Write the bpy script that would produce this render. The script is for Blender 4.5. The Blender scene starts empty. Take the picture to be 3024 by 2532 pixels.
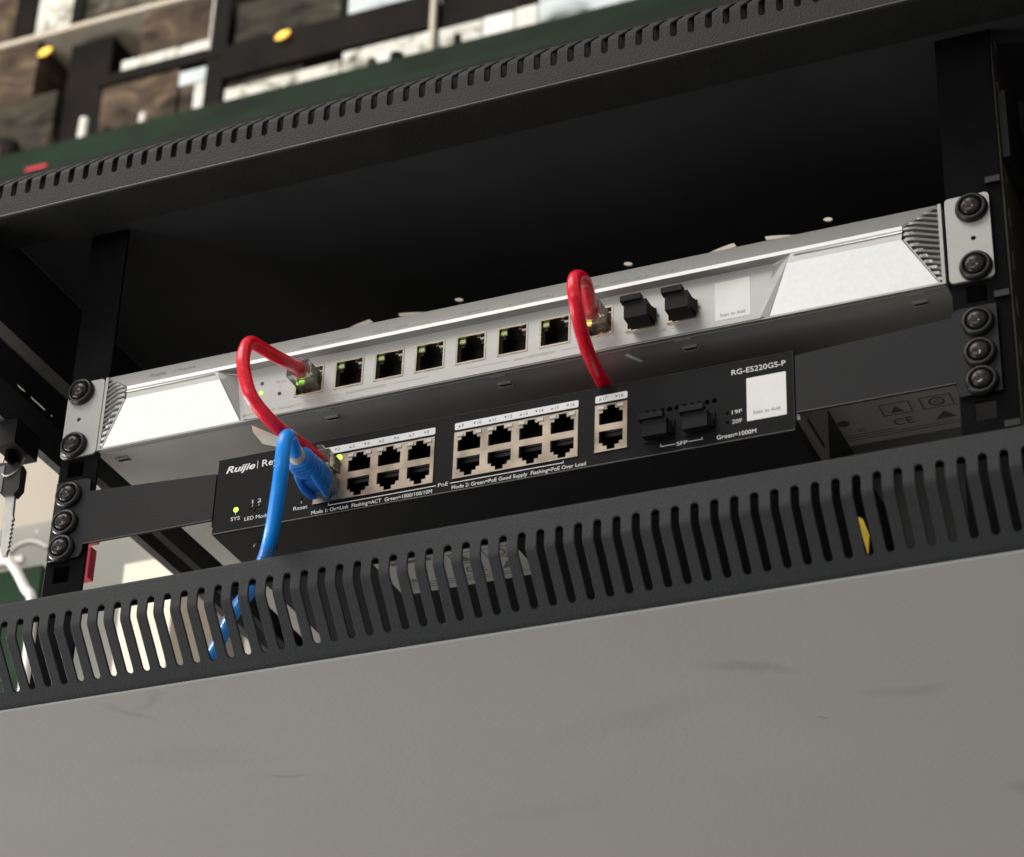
import bpy, bmesh, math, random
from mathutils import Vector, Matrix
random.seed(7)
S = 0.001                       # everything below is written in millimetres
scene = bpy.context.scene
COL = scene.collection

# ------------------------------------------------------------------ camera
cd = bpy.data.cameras.new('camera')
cam = bpy.data.objects.new('camera', cd)
COL.objects.link(cam)
r_ = Vector((0.92075401, 0.38891892, 0.03088899))
u_ = Vector((0.17330441, -0.47865453, 0.86072959))
f_ = Vector((-0.34953918, 0.78716702, 0.50812444))
M = Matrix.Identity(4)
for i in range(3):
    M[i][0] = r_[i]; M[i][1] = u_[i]; M[i][2] = -f_[i]
M.translation = Vector((418.19, -918.41, -669.70)) * S
cam.matrix_world = M
cd.sensor_width = 36; cd.lens = 87.51
cd.clip_start = 0.01; cd.clip_end = 50
cd.dof.use_dof = True; cd.dof.focus_distance = 1.22; cd.dof.aperture_fstop = 14
scene.camera = cam

# ------------------------------------------------------------------ world and lamps
w = bpy.data.worlds.new('World'); scene.world = w; w.use_nodes = True
bg = w.node_tree.nodes['Background']
bg.inputs[0].default_value = (1.0, 0.985, 0.95, 1); bg.inputs[1].default_value = 1.0
wt = w.node_tree; tcw = wt.nodes.new('ShaderNodeTexCoord'); sep = wt.nodes.new('ShaderNodeSeparateXYZ'); rampw = wt.nodes.new('ShaderNodeValToRGB')
mrw = wt.nodes.new('ShaderNodeMapRange'); mrw.inputs[1].default_value = -1; mrw.inputs[2].default_value = 1
wt.links.new(tcw.outputs['Generated'], sep.inputs[0]); wt.links.new(sep.outputs['Z'], mrw.inputs[0]); wt.links.new(mrw.outputs[0], rampw.inputs[0])
rampw.color_ramp.elements[0].position = .38; rampw.color_ramp.elements[0].color = (.235, .23, .222, 1)    # floor
rampw.color_ramp.elements[1].position = .55; rampw.color_ramp.elements[1].color = (.45, .44, .42, 1)     # walls and ceiling
wt.links.new(rampw.outputs[0], bg.inputs[0])
def area(name, loc, target, sx, sy, power, color):
    l = bpy.data.lights.new(name, 'AREA'); l.shape = 'RECTANGLE'; l.size = sx; l.size_y = sy
    l.energy = power; l.color = color
    o = bpy.data.objects.new(name, l); COL.objects.link(o)
    o.location = loc
    o.rotation_euler = (Vector(target) - Vector(loc)).to_track_quat('-Z', 'Y').to_euler()
    return o
# bright window wall in front of the rack, low: its reflection whitens the tilted plates
area('window_light', (-1.35, -3.1, 0.14), (0, 0, 0), 3.0, 1.0, 31, (1.0, 0.985, 0.95))
# ceiling light panel
area('ceiling_light', (-0.9, -1.3, 2.2), (0, 0, 0), 1.6, 1.2, 34, (1.0, 0.96, 0.9))
# added warm fill lamp, unseen, brightening the wall and shelf behind the rack
area('back_wall_fill', (-1.3, -0.4, 1.3), (-0.95, 1.4, 0.5), 0.8, 0.8, 13, (1.0, 0.93, 0.83))
# added fill lamp below left, in place of floor bounce on the bottom panel
area('floor_fill', (-1.5, -0.5, -0.95), (-0.1, 0.15, -0.19), 1.0, 1.0, 15, (1.0, 0.99, 0.97))
# added low fill lamp at the open left side, lifting the silver unit's underside
area('left_side_fill', (-0.85, 0.16, -0.125), (-0.15, 0.06, -0.05), 0.30, 0.10, 4.5, (1.0, 0.98, 0.94))
vs = scene.view_settings
vs.view_transform = 'Standard'; vs.look = 'None'; vs.exposure = 0; vs.gamma = 1
vs.use_curve_mapping = False

# ------------------------------------------------------------------ materials
def mat(name, col, rough=0.5, metal=0.0, spec=0.5, bump=0.0, bscale=800, var=0.0, vscale=40, stretch=(1, 1, 1),
        trans=0.0, ior=1.45, emit=None, estr=0, rvar=0.0, coat=0.0):
    m = bpy.data.materials.new(name); m.use_nodes = True
    nt = m.node_tree; b = nt.nodes['Principled BSDF']
    b.inputs['Base Color'].default_value = (*col, 1)
    b.inputs['Roughness'].default_value = rough
    b.inputs['Metallic'].default_value = metal
    b.inputs['Specular IOR Level'].default_value = spec
    b.inputs['Transmission Weight'].default_value = trans
    b.inputs['IOR'].default_value = ior
    b.inputs['Coat Weight'].default_value = coat
    if emit:
        b.inputs['Emission Color'].default_value = (*emit, 1)
        b.inputs['Emission Strength'].default_value = estr
    tc = None
    def coord():
        nonlocal tc
        if tc is None:
            t = nt.nodes.new('ShaderNodeTexCoord'); tc = nt.nodes.new('ShaderNodeMapping')
            tc.inputs['Scale'].default_value = stretch
            nt.links.new(t.outputs['Object'], tc.inputs['Vector'])
        return tc.outputs['Vector']
    if var > 0 or rvar > 0:
        n = nt.nodes.new('ShaderNodeTexNoise'); n.inputs['Scale'].default_value = vscale; n.inputs['Detail'].default_value = 6
        nt.links.new(coord(), n.inputs['Vector'])
        if var > 0:
            mr = nt.nodes.new('ShaderNodeMapRange')
            mr.inputs['From Min'].default_value = .3; mr.inputs['From Max'].default_value = .7
            mr.inputs['To Min'].default_value = 1 - var; mr.inputs['To Max'].default_value = 1 + var
            nt.links.new(n.outputs['Fac'], mr.inputs['Value'])
            mx = nt.nodes.new('ShaderNodeVectorMath'); mx.operation = 'SCALE'
            mx.inputs[0].default_value = col
            nt.links.new(mr.outputs[0], mx.inputs['Scale']); nt.links.new(mx.outputs[0], b.inputs['Base Color'])
        if rvar > 0:
            mr = nt.nodes.new('ShaderNodeMapRange')
            mr.inputs['From Min'].default_value = .3; mr.inputs['From Max'].default_value = .7
            mr.inputs['To Min'].default_value = max(.03, rough - rvar); mr.inputs['To Max'].default_value = min(1, rough + rvar)
            nt.links.new(n.outputs['Fac'], mr.inputs['Value']); nt.links.new(mr.outputs[0], b.inputs['Roughness'])
    if bump > 0:
        n2 = nt.nodes.new('ShaderNodeTexNoise'); n2.inputs['Scale'].default_value = bscale; n2.inputs['Detail'].default_value = 3
        nt.links.new(coord(), n2.inputs['Vector'])
        bp = nt.nodes.new('ShaderNodeBump'); bp.inputs['Strength'].default_value = bump; bp.inputs['Distance'].default_value = 0.0006
        nt.links.new(n2.outputs['Fac'], bp.inputs['Height']); nt.links.new(bp.outputs['Normal'], b.inputs['Normal'])
    return m

MT = dict(
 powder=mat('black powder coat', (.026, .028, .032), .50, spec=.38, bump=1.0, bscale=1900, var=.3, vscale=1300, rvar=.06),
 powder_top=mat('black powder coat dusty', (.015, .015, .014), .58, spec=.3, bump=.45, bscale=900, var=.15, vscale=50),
 inner=mat('black interior paint', (.018, .018, .0185), .7, spec=.2, var=.25, vscale=14),
 roof=mat('black roof sheet', (.034, .034, .036), .6, spec=.3, var=.2, vscale=9),  # paler than the inner paint: the roof's sheen is put into this colour
 rail=mat('black rail paint', (.006, .006, .007), .7, spec=.04, var=.2, vscale=40, bump=.12),
 steel=mat('zinc edge', (.42, .40, .36), .38, metal=.9, var=.2, vscale=60),
 bottom=mat('grey painted sheet', (.47, .465, .455), .62, spec=.35, var=.05, vscale=4, rvar=.1, bump=.25, bscale=420),
 silver=mat('silver paint', (.40, .40, .385), .42, metal=.65, var=.03, vscale=300),
 silver_panel=mat('brushed silver panel', (.47, .47, .455), .38, metal=.6, var=.03, vscale=300, stretch=(.2, 1, 1)),
 plate=mat('silver plate lit bright', (.78, .79, .78), .42, metal=.5, var=.04, vscale=420, bump=.10, bscale=1300),  # same silver as the body; its bright reflection is put into the colour
 stripe=mat('lit silver stripe', (.92, .92, .90), .42, metal=.4),  # silver lip edge; the light it catches is put into the colour
 groove=mat('shadow groove', (.06, .06, .055), .6),
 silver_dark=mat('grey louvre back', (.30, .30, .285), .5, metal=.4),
 chassis=mat('grey chassis sheet', (.42, .42, .40), .42, metal=.45, var=.08, vscale=30),
 face=mat('matt black faceplate', (.007, .007, .008), .5, spec=.13, bump=.1, bscale=1200, var=.1, vscale=80),
 black_sheet=mat('black sheet metal', (.011, .011, .013), .45, spec=.28, bump=.15, var=.1, vscale=30),
 edge=mat('black edge highlight', (.09, .085, .08), .35, metal=.5),  # paler edge lines: the highlight along the edges is put into the colour
 jack=mat('nickel jack shield', (.62, .55, .44), .26, metal=1.0, var=.04, vscale=60, rvar=.03),
 jack_pink=mat('copper nickel shield', (.40, .335, .27), .38, metal=.75, var=.16, vscale=90, rvar=.1),
 hole=mat('port interior plastic', (.006, .006, .006), .45),
 lightpipe=mat('clear light pipe', (.62, .64, .60), .25, spec=.6),
 lightpipe_g=mat('tinted light pipe', (.55, .62, .34), .25, spec=.6, emit=(.5, .7, .2), estr=.15),
 led=mat('green led lit', (.3, .9, .1), .3, emit=(.42, 1.0, .05), estr=2.6),
 led_dim=mat('green led dim', (.4, .8, .15), .3, emit=(.42, 1.0, .05), estr=.8),
 led_y=mat('yellow led lit', (.9, .8, .2), .3, emit=(1.0, .85, .2), estr=1.5),
 white_print=mat('white print', (.80, .80, .80), .6),
 grey_print=mat('grey print', (.22, .22, .21), .6),
 pale_print=mat('faint grey print', (.42, .42, .41), .5),
 dark_print=mat('black print', (.05, .05, .05), .6),
 sticker=mat('white sticker paper', (.88, .88, .85), .5, var=.03, vscale=90),
 strip=mat('white port strip', (.80, .82, .84), .45),
 label=mat('grey rating label', (.82, .80, .74), .5, var=.05, vscale=60),
 label_pale=mat('pale rating label', (.75, .74, .70), .45, var=.05, vscale=60),
 red=mat('red cable jacket', (.86, .006, .03), .28, spec=.6, var=.22, vscale=420, bump=.1, bscale=300),
 blue=mat('blue cable jacket', (.002, .29, .95), .30, spec=.55, var=.06, vscale=60, bump=.1, bscale=300),
 blue_boot=mat('blue rubber boot', (.010, .17, .56), .42, spec=.45, var=.1, vscale=80),
 blue_boot2=mat('blue rubber latch cover', (.006, .17, .60), .40, spec=.45, var=.1, vscale=80),
 cream=mat('cream tape', (.62, .55, .44), .55, var=.08, vscale=200),
 clear=mat('clear polycarbonate', (.97, .96, .95), .06, trans=.94, ior=1.5),
 clear_blue=mat('blue tinted polycarbonate', (.45, .68, .92), .12, trans=.85, ior=1.5),
 gold=mat('gold contacts', (.85, .62, .28), .25, metal=1),
 rubber=mat('black rubber', (.008, .008, .009), .55, spec=.2, var=.15, vscale=120, bump=.2),
 screw=mat('black cup washer', (.010, .010, .010), .32, spec=.55, var=.2, vscale=300),
 screwhead=mat('black oxide screw', (.035, .03, .03), .26, metal=.6, var=.3, vscale=300),
 chrome=mat('bright steel', (.75, .75, .70), .3, metal=.8, var=.1, vscale=200),
 keyhead=mat('black key plastic', (.012, .012, .012), .4),
 keygrey=mat('grey key face', (.20, .21, .22), .4, metal=.3),
 wall=mat('cream wall paint', (.70, .63, .53), .8, var=.03, vscale=3),
 greybox=mat('grey enamel', (.26, .26, .235), .5, var=.08, vscale=12),
 greenboard=mat('green board', (.007, .022, .009), .65, spec=.2, var=.5, vscale=9, stretch=(1, 4, 4)),
 carton=mat('brown carton', (.070, .048, .032), .7, spec=.2, var=.6, vscale=16, stretch=(.45, 1, 2.5)),
 carton_grey=mat('grey brown carton', (.040, .034, .027), .7, spec=.2, var=.65, vscale=20, stretch=(.5, 1, 2)),
 whitebox=mat('white carton', (.66, .65, .58), .4, var=.42, vscale=26, stretch=(.6, 1, 2.2)),
 bluebox=mat('pale blue carton', (.52, .60, .66), .4, var=.35, vscale=24, stretch=(.4, 1, 2)),
 darkbox=mat('dark carton', (.008, .006, .005), .6, spec=.12, var=.6, vscale=18),
 whitecable=mat('white cable jacket', (.68, .66, .62), .45, var=.05),
 redbox=mat('red plastic', (.62, .03, .05), .45),
 yellow=mat('yellow tag', (.75, .48, .01), .45),
 lamp=mat('yellow lamp', (.9, .6, .1), .5, emit=(1.0, .55, .08), estr=1.6),
)
# faint scuffs of the grey underside panel
STAINS = [(108, 52, 26, 7, -.5, .84), (168, 100, 22, 6, -.2, .88), (121, 115, 5, 2, -.4, .72), (-183, 4, 16, 3, -.9, .87), (-168, -4, 14, 2.5, .5, .87),
          (-147, 97, 12, 3, -.4, .84), (-40, 180, 40, 14, .2, .94), (196, 232, 22, 9, -.8, .80), (30, 90, 60, 20, .3, .95), (-190, 60, 50, 18, -.3, .95)]
def stains(m, spots):
    nt = m.node_tree; b = nt.nodes['Principled BSDF']
    tc = nt.nodes.new('ShaderNodeTexCoord'); nz = nt.nodes.new('ShaderNodeTexNoise'); nz.inputs['Scale'].default_value = 30; nz.inputs['Detail'].default_value = 4
    nt.links.new(tc.outputs['Object'], nz.inputs['Vector'])
    off = nt.nodes.new('ShaderNodeVectorMath'); off.operation = 'MULTIPLY_ADD'
    off.inputs[1].default_value = (.03, .03, 0); nt.links.new(nz.outputs['Color'], off.inputs[0]); nt.links.new(tc.outputs['Object'], off.inputs[2])
    acc = None
    for x, y, rx, ry, a, k in spots:
        sb = nt.nodes.new('ShaderNodeVectorMath'); sb.operation = 'SUBTRACT'; sb.inputs[1].default_value = (x*S + .015, y*S + .015, -.192)
        rt_ = nt.nodes.new('ShaderNodeVectorRotate'); rt_.rotation_type = 'Z_AXIS'; rt_.inputs['Angle'].default_value = a
        ml = nt.nodes.new('ShaderNodeVectorMath'); ml.operation = 'MULTIPLY'; ml.inputs[1].default_value = (1/(rx*S), 1/(ry*S), 0)
        ln = nt.nodes.new('ShaderNodeVectorMath'); ln.operation = 'LENGTH'
        mr = nt.nodes.new('ShaderNodeMapRange'); mr.interpolation_type = 'SMOOTHSTEP'
        mr.inputs[1].default_value = .2; mr.inputs[2].default_value = 1.2; mr.inputs[3].default_value = k; mr.inputs[4].default_value = 1
        nt.links.new(off.outputs[0], sb.inputs[0]); nt.links.new(sb.outputs[0], rt_.inputs['Vector']); nt.links.new(rt_.outputs[0], ml.inputs[0])
        nt.links.new(ml.outputs[0], ln.inputs[0]); nt.links.new(ln.outputs['Value'], mr.inputs[0])
        if acc is None: acc = mr.outputs[0]
        else:
            q = nt.nodes.new('ShaderNodeMath'); q.operation = 'MULTIPLY'
            nt.links.new(acc, q.inputs[0]); nt.links.new(mr.outputs[0], q.inputs[1]); acc = q.outputs[0]
    sc_ = nt.nodes.new('ShaderNodeVectorMath'); sc_.operation = 'SCALE'
    nt.links.new(b.inputs['Base Color'].links[0].from_socket, sc_.inputs[0]); nt.links.new(acc, sc_.inputs['Scale']); nt.links.new(sc_.outputs[0], b.inputs['Base Color'])
stains(MT['bottom'], STAINS)
def clutter(m, cols, scale, stretch, dist):     # crumpled print and packing patches on the cartons
    nt = m.node_tree; b = nt.nodes['Principled BSDF']
    tc = nt.nodes.new('ShaderNodeTexCoord'); mp = nt.nodes.new('ShaderNodeMapping'); mp.inputs['Scale'].default_value = stretch
    nz = nt.nodes.new('ShaderNodeTexNoise'); nz.inputs['Scale'].default_value = scale; nz.inputs['Detail'].default_value = 5; nz.inputs['Distortion'].default_value = dist
    cr = nt.nodes.new('ShaderNodeValToRGB'); els = cr.color_ramp.elements
    while len(els) < len(cols): els.new(.5)
    for e, (p, c) in zip(els, cols): e.position = p; e.color = (*c, 1)
    nt.links.new(tc.outputs['Object'], mp.inputs['Vector']); nt.links.new(mp.outputs[0], nz.inputs['Vector']); nt.links.new(nz.outputs['Fac'], cr.inputs[0]); nt.links.new(cr.outputs[0], b.inputs['Base Color'])
clutter(MT['carton'], [(.30, (.012, .010, .008)), (.44, (.060, .042, .030)), (.56, (.085, .060, .042)), (.72, (.22, .16, .10))], 13, (1, 1, 1.6), 1.6)
clutter(MT['carton_grey'], [(.32, (.010, .010, .008)), (.46, (.040, .034, .026)), (.60, (.060, .052, .036)), (.74, (.16, .15, .12))], 15, (1, 1, 1.6), 1.8)
clutter(MT['whitebox'], [(.30, (.05, .05, .04)), (.38, (.35, .34, .28)), (.46, (.66, .65, .58)), (.70, (.84, .84, .80))], 24, (1, 1, 1.3), 2.2)
clutter(MT['bluebox'], [(.30, (.10, .11, .10)), (.38, (.36, .42, .42)), (.48, (.55, .62, .66)), (.70, (.75, .80, .82))], 16, (1, 1, 1.3), 1.8)
# ------------------------------------------------------------------ helpers
def link(name, me, m, parent=None, smooth=False):
    o = bpy.data.objects.new(name, me); COL.objects.link(o)
    if m is not None: me.materials.append(MT[m])
    if parent is not None: o.parent = parent
    if smooth:
        for p in me.polygons: p.use_smooth = True
    return o
def obj(name, bm, m, parent=None, smooth=False, bevel=0):
    if bevel:
        es = [e for e in bm.edges if len(e.link_faces) == 2 and e.calc_face_angle(0) > .6]
        bmesh.ops.bevel(bm, geom=es, offset=bevel, segments=2, affect='EDGES', profile=.6)
    bmesh.ops.recalc_face_normals(bm, faces=bm.faces)
    bmesh.ops.scale(bm, vec=(S, S, S), verts=bm.verts)
    me = bpy.data.meshes.new(name); bm.to_mesh(me); bm.free()
    return link(name, me, m, parent, smooth)
def box(bm, x0, x1, y0, y1, z0, z1):
    v = [bm.verts.new(p) for p in ((x0,y0,z0),(x1,y0,z0),(x1,y1,z0),(x0,y1,z0),(x0,y0,z1),(x1,y0,z1),(x1,y1,z1),(x0,y1,z1))]
    for q in ((0,3,2,1),(4,5,6,7),(0,1,5,4),(1,2,6,5),(2,3,7,6),(3,0,4,7)): bm.faces.new([v[i] for i in q])
    return bm
def B(*a): return box(bmesh.new(), *a)
def boxes(lst):
    bm = bmesh.new()
    for a in lst: box(bm, *a)
    return bm
def extrude_x(prof, x0, x1, bm=None):           # prof: (y, z) polygon
    bm = bm or bmesh.new()
    a = [bm.verts.new((x0, y, z)) for y, z in prof]; b = [bm.verts.new((x1, y, z)) for y, z in prof]
    n = len(prof)
    bm.faces.new(a); bm.faces.new(b[::-1])
    for i in range(n): bm.faces.new((a[i], a[(i+1) % n], b[(i+1) % n], b[i]))
    return bm
def prism(pts, d, bm=None):                      # pts: 3D polygon, d: extrusion vector
    bm = bm or bmesh.new(); d = Vector(d)
    a = [bm.verts.new(p) for p in pts]; b = [bm.verts.new(Vector(p) + d) for p in pts]; n = len(pts)
    bm.faces.new(a); bm.faces.new(b[::-1])
    for i in range(n): bm.faces.new((a[i], a[(i+1) % n], b[(i+1) % n], b[i]))
    return bm
def curve_mesh(cu):
    o = bpy.data.objects.new('tmp', cu); COL.objects.link(o)
    dg = bpy.context.evaluated_depsgraph_get(); dg.update()
    me = bpy.data.meshes.new_from_object(o.evaluated_get(dg)); bpy.data.objects.remove(o)
    bm = bmesh.new(); bm.from_mesh(me); bpy.data.meshes.remove(me)
    bmesh.ops.remove_doubles(bm, verts=bm.verts, dist=1e-4)
    return bm
def plate(outer, holes, thick, bev=0):                  # flat plate in local XY, centred on z=0, millimetres
    cu = bpy.data.curves.new('c', 'CURVE'); cu.dimensions = '2D'; cu.fill_mode = 'BOTH'; cu.extrude = thick / 2 - bev; cu.bevel_depth = bev; cu.bevel_resolution = 0; cu.offset = -bev
    for loop in [outer] + holes:
        s = cu.splines.new('POLY'); s.points.add(len(loop) - 1); s.use_cyclic_u = True
        for p, q in zip(s.points, loop): p.co = (q[0], q[1], 0, 1)
    return curve_mesh(cu)
def front(bm, y0, thick):                        # XY plate -> XZ plate whose front is y0
    for v in bm.verts: v.co = Vector((v.co.x, y0 + thick / 2 - v.co.z, v.co.y))
    return bm
def rect(x0, x1, z0, z1): return [(x0, z0), (x1, z0), (x1, z1), (x0, z1)]
def rrect(x0, x1, z0, z1, r, n=5):
    out = []
    for cx, cz, a0 in ((x1-r, z0+r, -90), (x1-r, z1-r, 0), (x0+r, z1-r, 90), (x0+r, z0+r, 180)):
        for i in range(n + 1):
            a = math.radians(a0 + 90 * i / n); out.append((cx + r*math.cos(a), cz + r*math.sin(a)))
    return out
def circ(cx, cz, r, n=20): return [(cx + r*math.cos(2*math.pi*i/n), cz + r*math.sin(2*math.pi*i/n)) for i in range(n)]
FONT = None
def text_bm(body, size, align='LEFT', shear=0, offset=0, thick=.06, space=1.0, sx=1.0):
    cu = bpy.data.curves.new('t', 'FONT'); cu.body = body; cu.size = size; cu.align_x = align
    cu.shear = shear; cu.offset = offset; cu.extrude = thick / 2; cu.space_character = space; cu.resolution_u = 3
    bm = curve_mesh(cu)
    for v in bm.verts: v.co.x *= sx
    return bm
def merge(dst, src, mtx=None):
    if mtx is not None: bmesh.ops.transform(src, matrix=mtx, verts=src.verts)
    me = bpy.data.meshes.new('m'); src.to_mesh(me); src.free(); dst.from_mesh(me); bpy.data.meshes.remove(me)
def put_text(dst, body, x, z, size, y, align='LEFT', rot=0, W=None, **k):
    t = text_bm(body, size, align, **k)
    if W:
        xs = [v.co.x for v in t.verts]; k_ = W / (max(xs) - min(xs)); x_0 = min(xs) if align == 'LEFT' else 0
        for v in t.verts: v.co.x = (v.co.x - x_0) * k_
    if rot: bmesh.ops.rotate(t, cent=(0, 0, 0), matrix=Matrix.Rotation(rot, 3, 'Z'), verts=t.verts)
    for v in t.verts: v.co = Vector((v.co.x + x, y - v.co.z, v.co.y + z))
    merge(dst, t)
def lathe(prof, center, n=32):                   # prof (radius, y) around the y axis
    bm = bmesh.new(); rings = []
    for r, y in prof:
        if r < 1e-6: rings.append([bm.verts.new((center[0], center[1] + y, center[2]))])
        else: rings.append([bm.verts.new((center[0] + r*math.cos(2*math.pi*i/n), center[1] + y, center[2] + r*math.sin(2*math.pi*i/n))) for i in range(n)])
    for a, b in zip(rings, rings[1:]):
        for i in range(n):
            j = (i + 1) % n
            if len(a) == 1 and len(b) == 1: continue
            if len(a) == 1: bm.faces.new((a[0], b[i], b[j]))
            elif len(b) == 1: bm.faces.new((a[i], a[j], b[0]))
            else: bm.faces.new((a[i], a[j], b[j], b[i]))
    return bm
def catmull(pts, sub=10):
    P = [Vector(p) for p in pts]; P = [2*P[0]-P[1]] + P + [2*P[-1]-P[-2]]; out = []
    for i in range(1, len(P) - 2):
        for k in range(sub):
            t = k / sub; a, b, c, d = P[i-1], P[i], P[i+1], P[i+2]
            out.append(.5*((2*b) + (c-a)*t + (2*a-5*b+4*c-d)*t*t + (3*b-a-3*c+d)*t**3))
    out.append(P[-2]); return out
def tube(pts, r, n=16, sub=10, bm=None, wob=0):
    bm = bm or bmesh.new(); P = catmull(pts, sub)
    for _ in range(3): P = [P[0]] + [(P[i-1] + 2*P[i] + P[i+1]) / 4 for i in range(1, len(P)-1)] + [P[-1]]
    T = (P[1] - P[0]).normalized(); N = T.orthogonal().normalized(); rings = []
    for i, p in enumerate(P):
        t2 = (P[min(i+1, len(P)-1)] - P[max(i-1, 0)]).normalized()
        N = (N - t2 * N.dot(t2)).normalized(); Bn = t2.cross(N)
        rr = r * (1 + wob * math.sin(i * .9) * .5 + wob * random.uniform(-.5, .5))
        rings.append([bm.verts.new(p + rr*(math.cos(2*math.pi*k/n)*N + math.sin(2*math.pi*k/n)*Bn)) for k in range(n)])
    for a, b in zip(rings, rings[1:]):
        for k in range(n): bm.faces.new((a[k], a[(k+1) % n], b[(k+1) % n], b[k]))
    bm.faces.new(rings[0][::-1]); bm.faces.new(rings[-1])
    return bm
def thing(name, label, cat, loc=(0, 0, 0), group=None):
    o = bpy.data.objects.new(name, None); COL.objects.link(o); o.empty_display_size = .02
    o['label'] = label; o['category'] = cat
    if group: o['group'] = group
    return o
def tag(o, label, cat, group=None):
    o['label'] = label; o['category'] = cat
    if group: o['group'] = group
    return o

# ------------------------------------------------------------------ room
o = obj('wall', B(-6000, 6000, 1500, 1520, -2500, 5000), 'wall'); o['kind'] = 'structure'

# ------------------------------------------------------------------ cabinet
cab = thing('server_rack', 'black steel equipment rack with slotted front frame bars holding the silver and black units', 'server rack')
PITCH, X0 = 8.851, -230.93
def bar(name, profile_pts, slot0, slot1, i0, i1, slotw, m, thick=1.4):
    # profile_pts: list of (y, z) along the sheet; flat plate bent along it
    L = [0]
    for a, b in zip(profile_pts, profile_pts[1:]): L.append(L[-1] + math.dist(a, b))
    holes = []
    for i in range(i0, i1):
        cx = X0 + PITCH * i; r = slotw / 2; h = []
        for k in range(9):
            a = math.pi * k / 8; h.append((cx + r*math.cos(a), slot1 - r + r*math.sin(a)))
        for k in range(9):
            a = math.pi + math.pi * k / 8; h.append((cx + r*math.cos(a), slot0 + r + r*math.sin(a)))
        holes.append(h)
    bm = plate(rect(-300, 300, 0, L[-1]), holes, thick, .3)
    for s in L[1:-1]:
        bmesh.ops.bisect_plane(bm, geom=bm.verts[:] + bm.edges[:] + bm.faces[:], plane_co=(0, s, 0), plane_no=(0, 1, 0))
    nrm = []
    for i in range(len(profile_pts)):
        a = profile_pts[max(i-1, 0)]; b = profile_pts[min(i+1, len(profile_pts)-1)]
        d = Vector((b[0]-a[0], b[1]-a[1])).normalized(); nrm.append(Vector((d[1], -d[0])))
    for v in bm.verts:
        s = v.co.y
        k = 0
        while k < len(L) - 2 and s > L[k+1]: k += 1
        t = (s - L[k]) / (L[k+1] - L[k]); t = min(max(t, 0), 1)
        p = Vector(profile_pts[k]).lerp(Vector(profile_pts[k+1]), t); n = nrm[k].lerp(nrm[k+1], t)
        q = p + n * v.co.z
        v.co = Vector((v.co.x, q[0], q[1]))
    return obj(name, bm, m, cab)
def bend(a, b, c, r, n=4):       # rounded corner between a-b-c
    A, Bq, Cq = Vector(a), Vector(b), Vector(c)
    p0 = Bq + (A - Bq).normalized() * r; p2 = Bq + (Cq - Bq).normalized() * r
    return [tuple((1-t)**2 * p0 + 2*t*(1-t)*Bq + t*t * p2) for t in [i / n for i in range(n + 1)]]
lip = (-28, -147.2); A = (-39.5, -147.2); Bc = (-39.5, -165.4); Cc = (-18.0, -190.0); Dc = (-8, -190.0)
prof = [lip] + bend(lip, A, Bc, 1.2) + bend(A, Bc, Cc, 1.8, 5) + bend(Bc, Cc, Dc, 1.6, 5) + [Dc]
def plen(prof, z):                # arc length at which the profile first passes height z on its front
    L = 0
    for a, b in zip(prof, prof[1:]):
        if min(a[1], b[1]) <= z <= max(a[1], b[1]) and a[1] != b[1]:
            return L + math.dist(a, b) * (z - a[1]) / (b[1] - a[1])
        L += math.dist(a, b)
s_top = plen(prof, -156.6); s_bot = plen(prof, -185.3)
bar('lower_front_bar', prof, s_top, s_bot, -8, 61, 3.6, 'powder')
obj('return_flange', B(-300, 300, -28.6, -27.2, -152.6, -147.3), 'inner', cab)
# upper bar: mirrored; lower edge z=88, slots run over the bend at z=109
lipu = (-12, 88.2); Au = (-39.5, 88.2); Bu = (-39.5, 108.6); Cu = (-20, 129)
profu = [lipu] + bend(lipu, Au, Bu, 1.2) + bend(Au, Bu, Cu, 1.8, 5) + [Cu]
s0 = plen(profu[1:], 99.8) + math.dist(profu[0], profu[1]); s1 = plen(profu[1:], 124) + math.dist(profu[0], profu[1])
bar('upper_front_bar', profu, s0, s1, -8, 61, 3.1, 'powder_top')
obj('upper_bar_edge', tube([(-300, -39.9, 88.3), (0, -39.9, 88.3), (300, -39.9, 88.3)], .55, 8, 2), 'edge', cab)
# sheets
roof_holes = [circ(-81.4, 127.6, 2.6), circ(19.3, 127.2, 2.6), circ(132.4, 124.9, 2.6)]
for cx in (-128, 88):             # curved fan slots
    for (a0, a1) in ((232, 262), (278, 308)):
        ro, ri = 62, 57; cy = 189
        h = [(cx + ro*math.cos(math.radians(a)), cy + ro*math.sin(math.radians(a))) for a in range(a0, a1 + 1, 3)]
        h += [(cx + ri*math.cos(math.radians(a)), cy + ri*math.sin(math.radians(a))) for a in range(a1, a0 - 1, -3)]
        roof_holes.append(h)
bm = plate(rect(-300, 300, -20, 352), roof_holes, 1.2)
for v in bm.verts: v.co.z += 96
obj('roof_panel', bm, 'roof', cab)
obj('slot_blocker', B(-300, 300, -24, -23, 97, 128), 'inner', cab)  # added blocker sheet that keeps the upper slots dark
obj('roof_flange', B(-300, 300, -12.6, -11.4, 88.2, 95), 'inner', cab)
obj('back_panel', B(-250, 300, 352, 353.5, -189, 96), 'inner', cab)
obj('side_panel', B(299, 300.5, -38, 352, -189, 96), 'inner', cab)
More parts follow.
